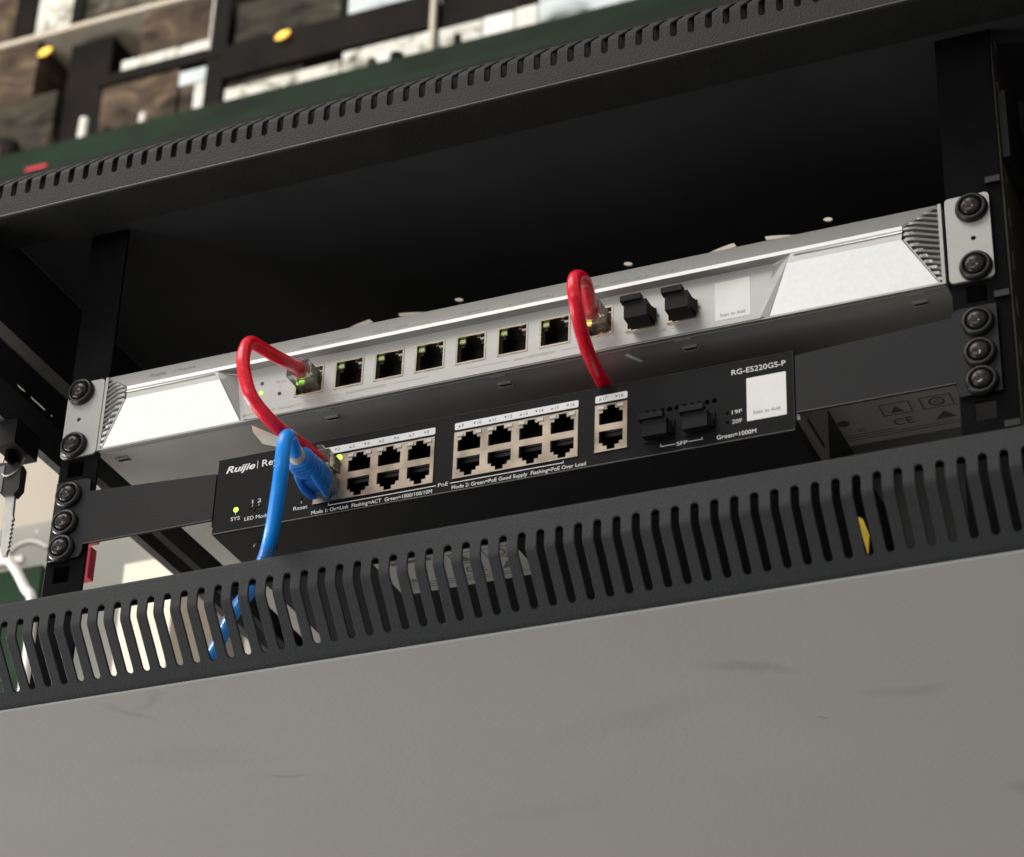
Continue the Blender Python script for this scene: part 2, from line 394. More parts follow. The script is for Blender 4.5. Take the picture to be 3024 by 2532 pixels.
# left side sheet: lit only below its lower edge, small vent slits high up
bm = plate(rect(-38, 352, 6, 95), [rrect(y0, y1, 17.0, 18.6, .7) for y0, y1 in ((13.6, 22.5), (27, 42.8), (-10, -4), (47, 50))], 1.4)
for v in bm.verts: v.co = Vector((-286 + v.co.z, v.co.x, v.co.y))
obj('side_panel', bm, 'inner', cab)
obj('side_beam', B(-285, -280, -37, 352, -12.4, 8.4), 'powder', cab, bevel=.6)
obj('side_ledge', B(-285.2, -284, -37, 352, 34.2, 42.6), 'greybox', cab)
obj('side_beam', B(-252, -247, 22, 352, -30.5, 4), 'inner', cab, bevel=.5)
obj('side_beam', B(248.5, 252, 5, 352, 22, 60), 'inner', cab, bevel=.5)
o = obj('bottom_panel', B(-420, 340, -16.4, 520, -192.0, -190.85), 'bottom', cab)
# mounting rails with square holes (19 inch spacing)
hz = []
for u in range(-3, 3):
    for d in (6.35, 22.225, 38.1): hz.append(-u*44.45 - d)
def rail(side):
    c = 232.5 * side; x0, x1 = (-242, -219.5) if side < 0 else (221.5, 247)
    holes = [rect(c - 4.7, c + 4.7, z - 4.7, z + 4.7) for z in hz if -186 < z < 0]
    r = obj('mounting_rail', front(plate(rect(x0, x1, -189, 95), holes, 1.6), 1.9, 1.6), 'rail', cab)
    if side > 0:
        slots = []
        for z in range(-180, 90, 24): slots.append(rrect(8, 14, z, z + 12, 1))
        bm = plate(rect(3.5, 60, -189, 95), slots, 1.4)
        for v in bm.verts: v.co = Vector((247.4 + v.co.z, v.co.x, v.co.y))
        obj('rail_flange', bm, 'rail_flange', r)
        for z in (-122.5, -56, 6): obj('rail_clip', B(240.5, 247.3, -.2, 1.85, z, z + 3.2), 'hole', r)
    else:
        obj('rail_flange', B(-242.1, -240.7, 3.6, 26, -189, 95), 'rail', r)
MT['rail_flange'] = mat('olive dusty rail side', (.085, .080, .062), .55, var=.2, vscale=30)
rail(-1); rail(1)
obj('side_brace', B(-262, -258, 40, 46, -189, -24), 'inner', cab)
lk = obj('door_lock', B(-286, -273, 2, 24, -27, -12.3), 'rubber', cab, bevel=1.5)
obj('lock_hasp', B(-281.5, -279.5, 7, 19, -33, -27.1), 'rail', lk)

# ------------------------------------------------------------------ screws
def screw(parent, x, y, z, rot, scale=1.0):
    sc = obj('rack_screw', lathe([(7.1*scale, 0), (7.1*scale, -.9), (6.6*scale, -2.4), (5.7*scale, -3.0), (5.2*scale, -2.7), (4.8*scale, -1.6)], (x, y, z)), 'screw', parent, True)
    hd = lathe([(4.6*scale, -1.4), (4.5*scale, -2.6), (3.9*scale, -3.6), (2.7*scale, -4.2), (1.3*scale, -4.4), (0, -4.45)], (x, y, z))
    obj('screw_head', hd, 'screwhead', sc, True)
    bm = bmesh.new()
    for k in range(2):
        c = B(-2.5, 2.5, -.25, .3, -.48, .48)
        bmesh.ops.rotate(c, cent=(0, 0, 0), matrix=Matrix.Rotation(rot + k*math.pi/2, 3, 'Y'), verts=c.verts)
        bmesh.ops.translate(c, vec=(x, y - 4.32, z), verts=c.verts)
        if k: 
            for v in c.verts: v.co.y -= .03
        merge(bm, c)
    obj('cross_recess', bm, 'hole', sc)
    # pale sliver painting the glint on one flank of the recess
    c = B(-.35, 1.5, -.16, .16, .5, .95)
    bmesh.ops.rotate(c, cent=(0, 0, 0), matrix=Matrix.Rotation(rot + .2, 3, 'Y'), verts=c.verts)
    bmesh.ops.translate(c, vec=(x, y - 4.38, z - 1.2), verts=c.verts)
    obj('glint_sliver', c, 'chrome', sc)

# ------------------------------------------------------------------ silver router
rt = thing('router', 'silver one-unit gateway with eight network ports and brightly lit trapezoid end plates, above the black switch', 'router')
Yp = -1.0
def jack_x(i): return -107.6 + 21.8 * i
JZ0, JZ1 = -36.0, -19.8
# chassis shell
bm = boxes([(-219.5, 219.5, 14, 240, -43.9, -.6), (-219.5, 219.5, .6, 14, -43.9, -42.9), (-219.5, 219.5, .6, 14, -1.6, -.6), (-219.5, -218.5, .6, 14, -42.9, -1.6), (218.5, 219.5, .6, 14, -42.9, -1.6)])
ch = obj('chassis', bm, 'chassis', rt)
# underside lip seam, clips and slots
obj('seam', B(-219, 219, 1.8, 2.6, -44.25, -43.9), 'silver_dark', ch)
for cx in (-91.5, 1, 95, -211, 205):
    obj('clip', boxes([(cx-4.5, cx+3.5, 2.7, 3.5, -44.5, -43.9), (cx-3.5, cx+3.5, 9.6, 10.5, -44.6, -43.9), (cx-3.5, cx+3.5, 12.8, 13.7, -44.6, -43.9)]), 'chassis', ch)
    obj('clip_slot', B(cx-3, cx+3, 10.7, 12.6, -44.1, -43.85), 'hole', ch)
obj('cable_slot', B(-135, -134, 40, 62, -44.1, -43.85), 'hole', ch)
obj('scratch_mark', prism([(64, 7, -44), (66, 6, -44), (70.5, 14, -44), (69, 15, -44)], (0, 0, -.12)), 'label', ch)
# bezel: top lip (tilts up), bright stripe, under lip
def quad(bm, pts): bm.faces.new([bm.verts.new(p) for p in pts])
bm = bmesh.new()
quad(bm, [(-218, 0, -.5), (218, 0, -.5), (202.5, -6, -12.3), (-202.5, -6, -12.3)])
quad(bm, [(-218, 0, -.5), (218, 0, -.5), (218, 1, -.3), (-218, 1, -.3)])
obj('top_lip', bm, 'silver', rt)
obj('lit_stripe', prism([(-202.5, -6.0, -12.35), (202.5, -6.0, -12.35), (202.5, -5.62, -14.1), (-202.5, -5.62, -14.1)], (0, 1.2, 0)), 'stripe', rt)
obj('under_lip', prism([(-202.5, -5.5, -14.15), (202.5, -5.5, -14.15), (202.5, Yp - .05, -14.6), (-202.5, Yp - .05, -14.6)], (0, .5, .6)), 'silver', rt)
for s in (-1, 1):
    bm = bmesh.new()
    # grey field above the plate with one light ridge
    quad(bm, [(s*202.5, -5.45, -14.2), (s*150, -5.45, -14.2), (s*147.9, -5.85, -19.6), (s*202, -5.85, -19.6)])
    obj('end_field', bm, 'silver', rt)
    obj('ridge', prism([(s*202.4, -5.6, -15.2), (s*152, -5.6, -15.2), (s*140, -Yp*0 - 1.4, -15.9), (s*140, -1.4, -16.4), (s*152, -5.7, -15.8), (s*202.4, -5.7, -15.8)], (0, -.35, 0)), 'plate', rt)
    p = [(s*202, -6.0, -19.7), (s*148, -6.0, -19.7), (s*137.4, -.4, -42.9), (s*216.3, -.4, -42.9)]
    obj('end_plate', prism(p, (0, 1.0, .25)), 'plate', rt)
    bm = bmesh.new()
    quad(bm, [(s*150, -5.45, -14.2), (s*147.6, -5.7, -19.8), (s*137, -.3, -43), (s*133, Yp, -43), (s*141, Yp, -14.4)])
    obj('inner_slope', bm, 'silver_panel', rt)
# ribs between the rim and the plate
NR = 14
for s in (-1, 1):
    rb = bmesh.new(); gb = bmesh.new(); tb = bmesh.new()
    def inner(z):                 # point of the slanted inner border at height z
        if z > -13.0:
            t = (z + .6) / (-13.0 + .6); return Vector((s*(217.2 - (217.2-203.2)*t), -6*t, z))
        if z > -19.7: return Vector((s*203.0, -6, z))
        t = (z + 19.7) / (-43 + 19.7); return Vector((s*(202.8 + (216.6-202.8)*t), -6 + 5.6*t, z))
    pitch = 42.0 / NR
    for k in range(NR):
        z = -2.2 - pitch * k
        b = inner(z); a = Vector((s*218.2, 0, z))
        if abs(b.x - a.x) < 1.2: continue
        seg = 6; prev = None
        for q in range(seg):
            t0, t1 = q/seg, (q+1)/seg
            def P(t):
                e = t*t*(3-2*t) * .75 + t*.25
                p = a.lerp(b, t); p.y = a.y + (b.y - a.y) * min(1, t*1.35); p.z = z
                return p
            p0, p1 = P(t0), P(t1)
            prism([p0 + Vector((0, 0, .62)), p1 + Vector((0, 0, .62)), p1 + Vector((0, 0, -.62)), p0 + Vector((0, 0, -.62))], (0, 1.6, 0), rb)
        if z < -17.0:
            e = inner(z); g = .9 if abs(b.x - a.x) > 5 else .7
            w_ = min(3.6, abs(b.x-a.x) * .6)
            prism([e + Vector((s*.7, -.10, .95)), e + Vector((s*(.7 + w_), .62*w_/3.6 - .1, .95)), e + Vector((s*(.9 + w_), .62*w_/3.6 + .15, -.35)), e + Vector((s*.9, .15, -.35))], (0, .4, 0), tb)
    obj('vent_ribs', rb, 'silver', rt)
    obj('rib_tips', tb, 'plate', rt)
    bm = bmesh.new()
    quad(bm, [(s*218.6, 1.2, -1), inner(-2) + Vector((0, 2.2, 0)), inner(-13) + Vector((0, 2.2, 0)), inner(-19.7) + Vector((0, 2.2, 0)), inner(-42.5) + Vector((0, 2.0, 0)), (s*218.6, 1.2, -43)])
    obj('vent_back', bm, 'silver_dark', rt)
    rim = bmesh.new()
    box(rim, min(s*218, s*219.6), max(s*218, s*219.6), -.4, 2, -43.9, -.4)
    pa, pb = Vector((s*217.6, -.3, -.7)), Vector((s*203, -6.2, -12.4))
    prism([pa, pb, pb + Vector((-s*.2, 0, -1.1)), pa + Vector((-s*.5, 0, -1.5))], (0, 1, 0), rim)
    pc, pd = Vector((s*202.6, -6.1, -19.9)), Vector((s*216.9, -.35, -43.4))
    prism([pc, pd, pd + Vector((s*.75, 0, 0)), pc + Vector((s*.75, 0, 0))], (0, 1, 0), rim)
    obj('end_rim', rim, 'silver', rt)
obj('bottom_rim', B(-219, 219, -.45, 2, -43.95, -43.0), 'silver', rt)
# recessed port panel with real openings
def sfp_x(i): return 67.6 + 20.3 * i
holes = [rect(jack_x(i), jack_x(i) + 16, JZ0, JZ1) for i in range(8)]
holes += [rect(sfp_x(i), sfp_x(i) + 14.6, -36.4, -26.0) for i in range(2)]
holes += [circ(-126.2, -24.0, .75, 12), circ(-126.2, -29.4, .9, 12), circ(-115.8, -31.9, .8, 12)]
pnl = obj('port_panel', front(plate([(-133, -43.3), (133, -43.3), (141, -14.4), (-141, -14.4)], holes, 1.0), Yp, 1.0), 'silver_panel', rt)
for i in range(8):
    x = jack_x(i)
    ring = front(plate(rect(x+.05, x+15.95, JZ0+.05, JZ1-.05), [rect(x+1.0, x+15.1, JZ0+1.0, JZ1-.9)], .5), Yp-.25, .5)
    j = obj('network_port', ring, 'jack', rt)
    walls = boxes([(x+.3, x+1.0, Yp+.3, 12, JZ0+.5, JZ1-.5), (x+15.1, x+15.8, Yp+.3, 12, JZ0+.5, JZ1-.5), (x+1.0, x+15.1, Yp+.3, 12, JZ0+.3, JZ0+1.0), (x+1.0, x+15.1, Yp+.3, 12, JZ1-.9, JZ1-.3)])
    obj('port_shell', walls, 'jack', j)
    core = boxes([(x+1.0, x+15.1, 11, 12.5, JZ0+1.0, JZ1-.9), (x+1.0, x+3.6, 1.3, 11, JZ1-5.4, JZ1-.9), (x+12.4, x+15.1, 1.3, 11, JZ1-5.4, JZ1-.9), (x+1.0, x+1.9, 1.3, 11, JZ0+1.0, JZ1-5.4), (x+14.0, x+15.1, 1.3, 11, JZ0+1.0, JZ1-5.4), (x+3.6, x+12.4, 6, 11, JZ0+1.0, JZ0+3.2)])
    obj('port_core', core, 'hole', j)
    obj('status_light', B(x+1.5, x+4.3, .2, 1.28, JZ1-3.4, JZ1-1.5), 'led_y' if i == 7 else ('led_dim' if i == 0 else 'lightpipe_g'), j, bevel=.3)
    obj('status_light', B(x+12.2, x+14.7, .4, 1.28, JZ1-3.0, JZ1-2.1), 'lightpipe', j)
    obj('status_light', B(x+10.4, x+12.2, .6, 1.3, JZ1-1.9, JZ1-1.3), 'jack', j)
for i in range(2):
    x = sfp_x(i)
    c = obj('fibre_cage', front(plate(rect(x-.2, x+14.8, -36.6, -25.8), [rect(x+.9, x+13.7, -35.6, -26.9)], 1.2), Yp-.9, 1.2), 'jack', rt)
    obj('port_core', B(x, x+14.6, 8, 9, -36, -26), 'hole', c)
    obj('status_light', B(x+15.3, x+16.6, Yp-.12, Yp, -31.5, -30.3), 'grey_print', c)
obj('status_led', lathe([(1.0, 0), (.95, -.5), (.5, -.9), (0, -1.0)], (-126.2, Yp+.2, -29.4), 12), 'led', rt, True)
obj('panel_hole', lathe([(1.05, 0), (1.0, -.15), (0, -.15)], (-126.2, Yp, -24.0), 14), 'groove', rt)
obj('panel_hole', lathe([(1.05, 0), (1.0, -.15), (0, -.15)], (-115.8, Yp, -31.9), 14), 'hole', rt)
# printing on the panel
y = Yp - .04
def printed(name, m, parent, texts=(), bars=()):
    bm = bmesh.new()
    for a, k in texts: put_text(bm, *a, **k)
    for a, b, c_, d_ in bars: box(bm, a, b, y-.03, y+.03, c_, d_)
    return obj(name, bm, m, parent)
C_ = dict(align='CENTER')
printed('reset_printing', 'pale_print', rt, [(('Reset', -115.6, -25.6, 2.4, y), dict(**C_))], [(-115.9, -115.7, -29.4, -27.2)])
printed('status_printing', 'pale_print', rt, [(('SYS', -131.6, -30.0, 2.0, y), C_), (('Green=1000/100/10M   Flashing=ACT', -136.2, -41.3, 2.1, y), {})])
for a, b in ((-101.5, -34.5), (-14, 56)):
    printed('speed_printing', 'pale_print', rt, [(('Green=1000M/100M/10M', (a+b)/2, -40.1, 2.2, y), dict(sx=.92, **C_))],
            [(a, a+.2, -39.2, -37.6), (b-.2, b, -39.2, -37.6), (a, (a+b)/2-14, -39.4, -39.2), ((a+b)/2+14, b, -39.4, -39.2)])
printed('fibre_printing', 'pale_print', rt, [(('SFP', 86, -40.2, 2.1, y), C_)], [(76, 82, -39.5, -39.3), (90, 96, -39.5, -39.3)])
# printing on the tilted lip
lp = bmesh.new()
def lip_text(s, x, d, size, **k):
    t = text_bm(s, size, **k)
    up = Vector((0, 6, 11.8)).normalized(); n = Vector((0, -11.8, 6)).normalized()
    base = Vector((0, -6, -12.3)) + up * d
    for v in t.verts: v.co = Vector((v.co.x + x, 0, 0)) + base + up * v.co.y + n * (v.co.z + .05)
    merge(lp, t)
lip_text('Ruijie', -192, 4.6, 4.6, shear=.25, offset=.08); lip_text('| Reyee', -177, 4.8, 4.2)
for i, t in enumerate(('0/MGMT', '1', '2', '3', '4', '5', '6', '7/WAN')):
    lip_text(t, jack_x(i) + 8, 1.6, 2.2, align='CENTER')
for i, (a, t) in enumerate(((-92, 'LAN0/MGMT'), (-64, 'LAN1       LAN2'), (-18, 'LAN3/WAN3'), (14, 'LAN4/WAN2'), (47, 'WAN1        WAN0'))):
    lip_text(t, a, 2.4, 2.2, sx=1.25)
lip_text('WAN 8F       WAN 9F', 72, 2.0, 2.2)
obj('lip_printing', lp, 'grey_print', rt)
st = obj('sticker', front(plate(rrect(111.4, 128.6, -40.4, -19.4, .4), [], .12), Yp - .13, .12), 'sticker', rt)
bm = bmesh.new(); put_text(bm, 'Scan to Add', 120, -38.6, 2.5, Yp - .17, 'CENTER'); obj('sticker_printing', bm, 'grey_print', st)
# ears
for s in (-1, 1):
    x0, x1 = (-241.5, -220.4) if s < 0 else (221.2, 241.6)
    zt = 1.8 if s < 0 else .9
    ear = obj('mounting_ear', front(plate(rrect(x0, x1, -44.6, -.2 + (1.6 if s > 0 else 0), 2.2), [circ(s*233.3, -22.4, 1.25, 14)], 1.9), -.1, 1.9), 'silver', rt)
    obj('ear_flange', B(*((x1 - 1.6, x1, 1.85, 46, -43, -1) if s < 0 else (x0, x0 + 1.6, 1.85, 46, -43, -1))), 'silver', ear)
    screw(rt, s*233.6, -.3, -6.4, .3 + s*.4, 1.07); screw(rt, s*233.6, -.3, -38.2, -.25 + s*.9, 1.07)
# rating label underneath
def under_label(parent, x0, x1, y0, y1, z, m, right=True):
    bm = plate(rrect(x0, x1, y0, y1, 3), [], .14)
    for v in bm.verts: v.co.z += z
    lb = obj('rating_label', bm, m, parent)
    pr = bmesh.new()
    def ut(s, x, y, size, **k):
        t = text_bm(s, size, **k)
        for v in t.verts: v.co = Vector((x + v.co.x, y - v.co.y, z - .12 - v.co.z))
        merge(pr, t)
    def ub(a, b, c, d): box(pr, a, b, c, d, z - .16, z - .1)
    W = x1 - x0
    for q in range(3): ub(x0 + 5, x0 + W*(.55 + .4*(q == 0)), y1 - 5.5 - q*2.2, y1 - 5.0 - q*2.2)
    ub(x0 + W*.55, x1 - 5, y1 - 7.6, y1 - 7.2)
    ut('CE', x0 + W*.55, y1 - 12, 9); ut('ERC', x0 + W*.10, y1 - 11, 6, offset=.1)
    ut('IC', x0 + W*.33, y1 - 11.5, 5)
    # boxed warning triangle
    for a, b in ((.52, .70), (.76, .95)):
        xa, xb = x0 + W*a, x0 + W*b; yb = y1 - 22; ya = yb - 11
        ub(xa, xb, ya, ya + .6); ub(xa, xb, yb - .6, yb); ub(xa, xa + .6, ya, yb); ub(xb - .6, xb, ya, yb)
        if a < .6:
            cx = (xa + xb)/2; prism([(cx - 3.4, yb - 2, z - .1), (cx + 3.4, yb - 2, z - .1), (cx, yb - 8, z - .1)], (0, 0, -.06), pr)
        else:
            c = plate(circ((xa+xb)/2, (ya+yb)/2, 4.0), [circ((xa+xb)/2, (ya+yb)/2, 3.0)], .06)
            for v in c.verts: v.co.z += z - .13
            merge(pr, c)
            ut('C', (xa+xb)/2 - 1.6, (ya+yb)/2 + 1.8, 5)
    c = plate(circ(x0 + W*.27, y1 - 22, 3), [], .06)
    for v in c.verts: v.co.z += z - .13
    merge(pr, c)
    prism([(x0 + W*.80, y1 - 11, z - .1), (x0 + W*.93, y1 - 11, z - .1), (x0 + W*.865, y1 - 18, z - .1)], (0, 0, -.06), pr)
    ub(x0 + 8, x0 + W*.4, y0 + 6, y0 + 9)
    ut('Model 12V 1.5A', x0 + 6, y0 + 5, 3)
    obj('label_printing', pr, 'grey_print', lb)
under_label(rt, 120, 202, 66, 124, -44.05, 'label')

# ------------------------------------------------------------------ black switch
sw = thing('network_switch', 'black network switch with white lettering, hung between long ears below the silver unit', 'network switch')
XL, XR, ZT, ZB = -146.9, 147.8, -63.8, -105.2
bm = boxes([(XL, XR, 14, 190, ZB, ZT), (XL, XR, 1.2, 14, ZB, ZB+1), (XL, XR, 1.2, 14, ZT-1, ZT), (XL, XL+1, 1.2, 14, ZB+1, ZT-1), (XR-1, XR, 1.2, 14, ZB+1, ZT-1)])
ch2 = obj('chassis', bm, 'black_sheet', sw)
G = [(-92.6, -29.3, 4), (-19.3, 43.9, 4), (52.1, 68.2, 1)]
GZ0, GZ1 = -98.5, -73.3
holes = [rect(a, b, GZ0, GZ1) for a, b, n in G]
SX = [76.6, 96.0]
holes += [rect(x, x + 14.4, -98.2, -88.2) for x in SX]
for i in range(5):
    holes.append(circ(77.9 + i*3.6, -82.3, 1.25, 10)); holes.append(circ(95.9 + i*3.6, -82.3, 1.25, 10))
holes += [circ(116.4, -90.2, .8, 10), circ(116.4, -95.1, .8, 10), circ(-134.6, -93.6, .9, 12), circ(-98.8, -94.0, .6, 10), rect(-127.2, -120.2, -96.0, -94.0)]
fp = obj('faceplate', front(plate(rect(XL, XR, ZB+.5, ZT), holes, 1.2), 0, 1.2), 'face', sw)
obj('faceplate_edge', tube([(XL, .35, ZB+.35), (0, .35, ZB+.35), (XR, .35, ZB+.35)], .42, 8, 2), 'edge', fp)
obj('faceplate_edge', boxes([(XL, XR, -.12, .3, ZT-.35, ZT+.05), (XR-.4, XR+.08, -.1, .3, ZB+.5, ZT)]), 'black_sheet', fp)
obj('cavity', boxes([(a, b, 13, 13.8, GZ0, GZ1) for a, b, n in G] + [(x, x+14.4, 13, 13.8, -98.2, -88.2) for x in SX]), 'hole', fp)
def t_open(cx, base, up):      # stepped opening of an RJ45 port; base = body edge opposite the latch
    s = 1 if up else -1
    zb = base; z1 = base + s*6.3; z2 = z1 + s*1.7; z3 = z2 + s*2.1
    p = [(cx-5.9, zb), (cx+5.9, zb), (cx+5.9, z1), (cx+4.1, z1), (cx+4.1, z2), (cx+2.0, z2), (cx+2.0, z3), (cx-2.0, z3), (cx-2.0, z2), (cx-4.1, z2), (cx-4.1, z1), (cx-5.9, z1)]
    return p
num = 1
for gi, (a, b, n) in enumerate(G):
    pitch = (b - a) / n if n > 1 else (b - a)
    hl = []
    for k in range(n):
        cx = a + pitch*(k + .5)
        hl.append(t_open(cx, -84.2, True)); hl.append(t_open(cx, -87.7, False))
    blk = obj('port_block', front(plate(rect(a+.1, b-.1, GZ0+.1, GZ1-.1), hl, .6), -.35, .6), 'jack_pink', sw)
    for k in range(n):
        cx = a + pitch*(k + .5)
        for s in (-1, 1):
            lit = (gi == 0 and k == 0 and s == 1)
            if lit: obj('port_light', lathe([(1.5, 0), (1.5, -.5), (1.0, -1.0), (0, -1.15)], (cx + s*4.9, -.35, -75.2), 14), 'led', blk, True)
            else: obj('port_light', B(cx + s*4.75 - 1.5, cx + s*4.75 + 1.5, -.75, -.3, -76.0, -74.3), 'lightpipe', blk, bevel=.25)
        # contact springs of both jacks
        obj('jack_core', boxes([(cx-5.8, cx+5.8, 5, 9, -85.6, -84.0), (cx-5.8, cx+5.8, 5, 9, -88, -86.2), (cx-5.9, cx-5.5, .4, 10, -94, -78), (cx+5.5, cx+5.9, .4, 10, -94, -78)]), 'hole', blk)
    # lower bright lip
    obj('block_lip', B(a, b, -.55, -.3, GZ0-.15, GZ0+.3), 'jack', blk)
    # white number strip with rounded upper corners
    stp = obj('number_strip', front(plate(rrect(a+.1, b-.1, -72.0, -68.2, .8), [], .1), -.1, .1), 'strip', sw)
    pr = bmesh.new(); cnt = n*2; step = (b - a) / cnt
    for k in range(cnt):
        x = a + step*(k + .5); up = (k % 2 == 0); txt = str(num); num += 1
        s = 1 if up else -1; zc = -70.1; xx = x - 1.5
        prism([(xx-.75, -.1, zc - s*.62), (xx+.75, -.1, zc - s*.62), (xx, -.1, zc + s*.62)], (0, -.05, 0), pr)
        put_text(pr, txt, x - .5, zc - .85, 2.5, -.13)
    obj('number_printing', pr, 'grey_print', stp)
for x in SX:
    c = obj('fibre_cage', front(plate(rect(x-.1, x+14.5, -98.3, -88.1), [rect(x+.8, x+13.6, -97.4, -89.0)], 1.0), -.8, 1.0), 'rubber', sw)
obj('status_led', lathe([(1.35, 0), (1.3, -.4), (.8, -.8), (0, -.95)], (-134.6, .1, -93.6), 14), 'led', sw, True)
obj('mode_switch', boxes([(-127.2, -120.2, .3, 1, -96, -94), (-125.4, -124.0, -.3, .4, -95.6, -94.4)]), 'rubber', sw)
y = -.03
def printed(name, m, parent, texts=(), bars=()):
    bm = bmesh.new()
    for a, k in texts: put_text(bm, *a, **k)
    for a, b, c_, d_ in bars: box(bm, a, b, y-.03, y+.03, c_, d_)
    return obj(name, bm, m, parent)
C_ = dict(align='CENTER')
printed('logo_printing', 'white_print', sw, [(('Ruijie', -142.4, -71.9, 5.2, y), dict(shear=.3, offset=.13, W=16.2)), (('Reyee', -122.4, -71.7, 5.2, y), dict(offset=.04, W=14.5))], [(-125.1, -124.8, -72.2, -67.9)])
printed('status_printing', 'white_print', sw, [(('SYS', -134.6, -99.4, 2.9, y), dict(W=5.0, **C_)), (('1 2', -123.9, -91.7, 3.0, y), dict(W=5.0, **C_)), (('LED Mode', -122.9, -100.6, 2.9, y), dict(W=13.2, **C_))],
        [(-134.75, -134.5, -96.4, -95.2), (-125.7, -125.5, -93.6, -92.3), (-122.2, -122.0, -93.6, -92.3)])
printed('reset_printing', 'white_print', sw, [(('Reset', -99.2, -99.9, 2.9, y), dict(W=7.6, **C_))], [(-98.95, -98.75, -96.8, -95.4)])
printed('mode_printing', 'white_print', sw, [(('Mode 1: On=Link  Flashing=ACT  Green=1000/100/10M', -92.9, -103.9, 2.8, y), dict(W=63.4, offset=.02))], [(-84.2, -27.6, -100.65, -100.25), (-84.2, -83.9, -100.25, -99.2)])
printed('mode_printing', 'white_print', sw, [(('PoE', -24.0, -101.4, 2.9, y), dict(W=5.2, **C_)), (('Mode 2: Green=PoE Good Supply  Flashing=PoE Over Load', -19.4, -103.9, 2.8, y), dict(W=67.4, offset=.02))],
        [(-20.4, 36.9, -100.65, -100.25), (36.6, 36.9, -100.25, -99.2)])
printed('fibre_printing', 'white_print', sw, [(('SFP', 94.6, -102.4, 2.8, y), dict(W=5.2, **C_)), (('19F', 118.5, -91.3, 2.9, y), dict(W=4.8)), (('20F', 118.5, -96.2, 2.9, y), dict(W=4.8)), (('Green=1000M', 111.2, -103.0, 3.1, y), dict(W=18.6, offset=.02))],
        [(84.3, 91.4, -101.5, -101.2), (84.3, 84.6, -101.2, -100.1), (97.8, 104.4, -101.5, -101.2), (104.1, 104.4, -101.2, -100.1)])
printed('model_printing', 'white_print', sw, [(('RG-ES220GS-P', 118.6, -70.6, 4.0, y), dict(W=25.6, offset=.02))])
st = obj('sticker', front(plate(rrect(125.6, 144.2, -96.4, -73.8, .4), [], .12), -.13, .12), 'sticker', sw)
bm = bmesh.new(); put_text(bm, 'Scan to Add', 134.9, -93.3, 2.6, -.17, 'CENTER'); obj('sticker_printing', bm, 'grey_print', st)
# long L ears
for s in (-1, 1):
    xi = XL if s < 0 else XR
    zt_in, zb_in = (-71.0, -96.6) if s < 0 else (-66.4, -96.2)
    o_ = s*241.0; m_ = s*221.0
    pts = [(xi + s*.8, zt_in), (m_, -66.8 if s < 0 else -62.5), (m_, -60.2), (s*224, -58.8), (o_, -58.8), (o_, -103.6), (s*222.5, -103.6), (m_, -100.5), (m_, zb_in), (xi + s*.8, zb_in)]
    if s < 0: pts = pts[::-1]
    ear = obj('mounting_ear', front(plate(pts, [], 1.8), .0, 1.8), 'black_sheet', sw)
    obj('ear_edge', boxes([(min(xi + s*.8, m_), max(xi + s*.8, m_), -.1, .35, zb_in - .35, zb_in + .15)]), 'edge', ear)
    obj('ear_flange', boxes([(min(xi + s*.2, xi + s*1.8), max(xi + s*.2, xi + s*1.8), 1.85, 48, zb_in - 3, zt_in)]), 'chassis' if s > 0 else 'black_sheet', ear)  # right flange in grey sheet: the light on it is put into the colour
    if s > 0: obj('flange_slot', B(xi + 1.75, xi + 1.95, 14, 40, -93.5, -91), 'hole', ear)
    for k, z in enumerate((-66.6, -82.6, -97.0)):
        screw(sw, s*232.6, -.1, z - 0.8, .9*k + s*.5 + .2, 1.04)
under_label(sw, -86, -12, 50, 90, ZB - .1, 'label_pale')
# small raised disc on the underside
fd = obj('foot_dimple', lathe([(6, 0), (5.5, -.6), (0, -.6)], (0, 0, 0), 24), 'black_sheet', sw)
for v in fd.data.vertices: v.co = Vector((v.co.x - 128*S, v.co.z + 20*S, v.co.y + ZB*S))

# ------------------------------------------------------------------ dust plugs
def dust_plug(x0, zc, yout, label, w=11.6, h=12, bar_h=3.4, bw=11.0, k=0):
    t = thing('dust_plug', label, 'dust plug', group='black rubber caps in the fibre sockets')
    bm = B(x0, x0 + w, yout, -1.8, zc - h/2, zc + h/2)
    obj('plug_body', bm, 'rubber', t, bevel=.7)
    # tapered cheek towards the cage
    bm = prism([(x0 + w, yout + 2, zc - h*.32), (x0 + w, yout + 2, zc + h*.30), (x0 + w + 1.6, -2.2, zc + h*.42), (x0 + w + 1.6, -2.2, zc - h*.36)], (-1.5, 0, 0))
    obj('plug_cheek', bm, 'rubber', t)
    obj('plug_grip', B(x0 - 1.4, x0 - 1.4 + bw, yout - 1.6, yout + 2.6, zc + h/2 - .3, zc + h/2 - .3 + bar_h), 'rubber', t, bevel=1.0)
    return t
dust_plug(70.2, -31.4, -11.5, 'black rubber cap in the silver unit, left one beside the red plug', h=9.0, w=11.2, bar_h=3.0, bw=10.2)
dust_plug(90.5, -31.4, -11.5, 'black rubber cap in the silver unit, right one near the white sticker', h=9.0, w=11.2, bar_h=3.0, bw=10.2)
dust_plug(77.6, -93.8, -6.0, 'black rubber cap in the black unit, left one near ports 17 and 18', h=8.6, bar_h=3.0, bw=11.6)
dust_plug(97.0, -93.8, -6.0, 'black rubber cap in the black unit, right one near the 19F marks', h=8.6, bar_h=3.0, bw=11.6)

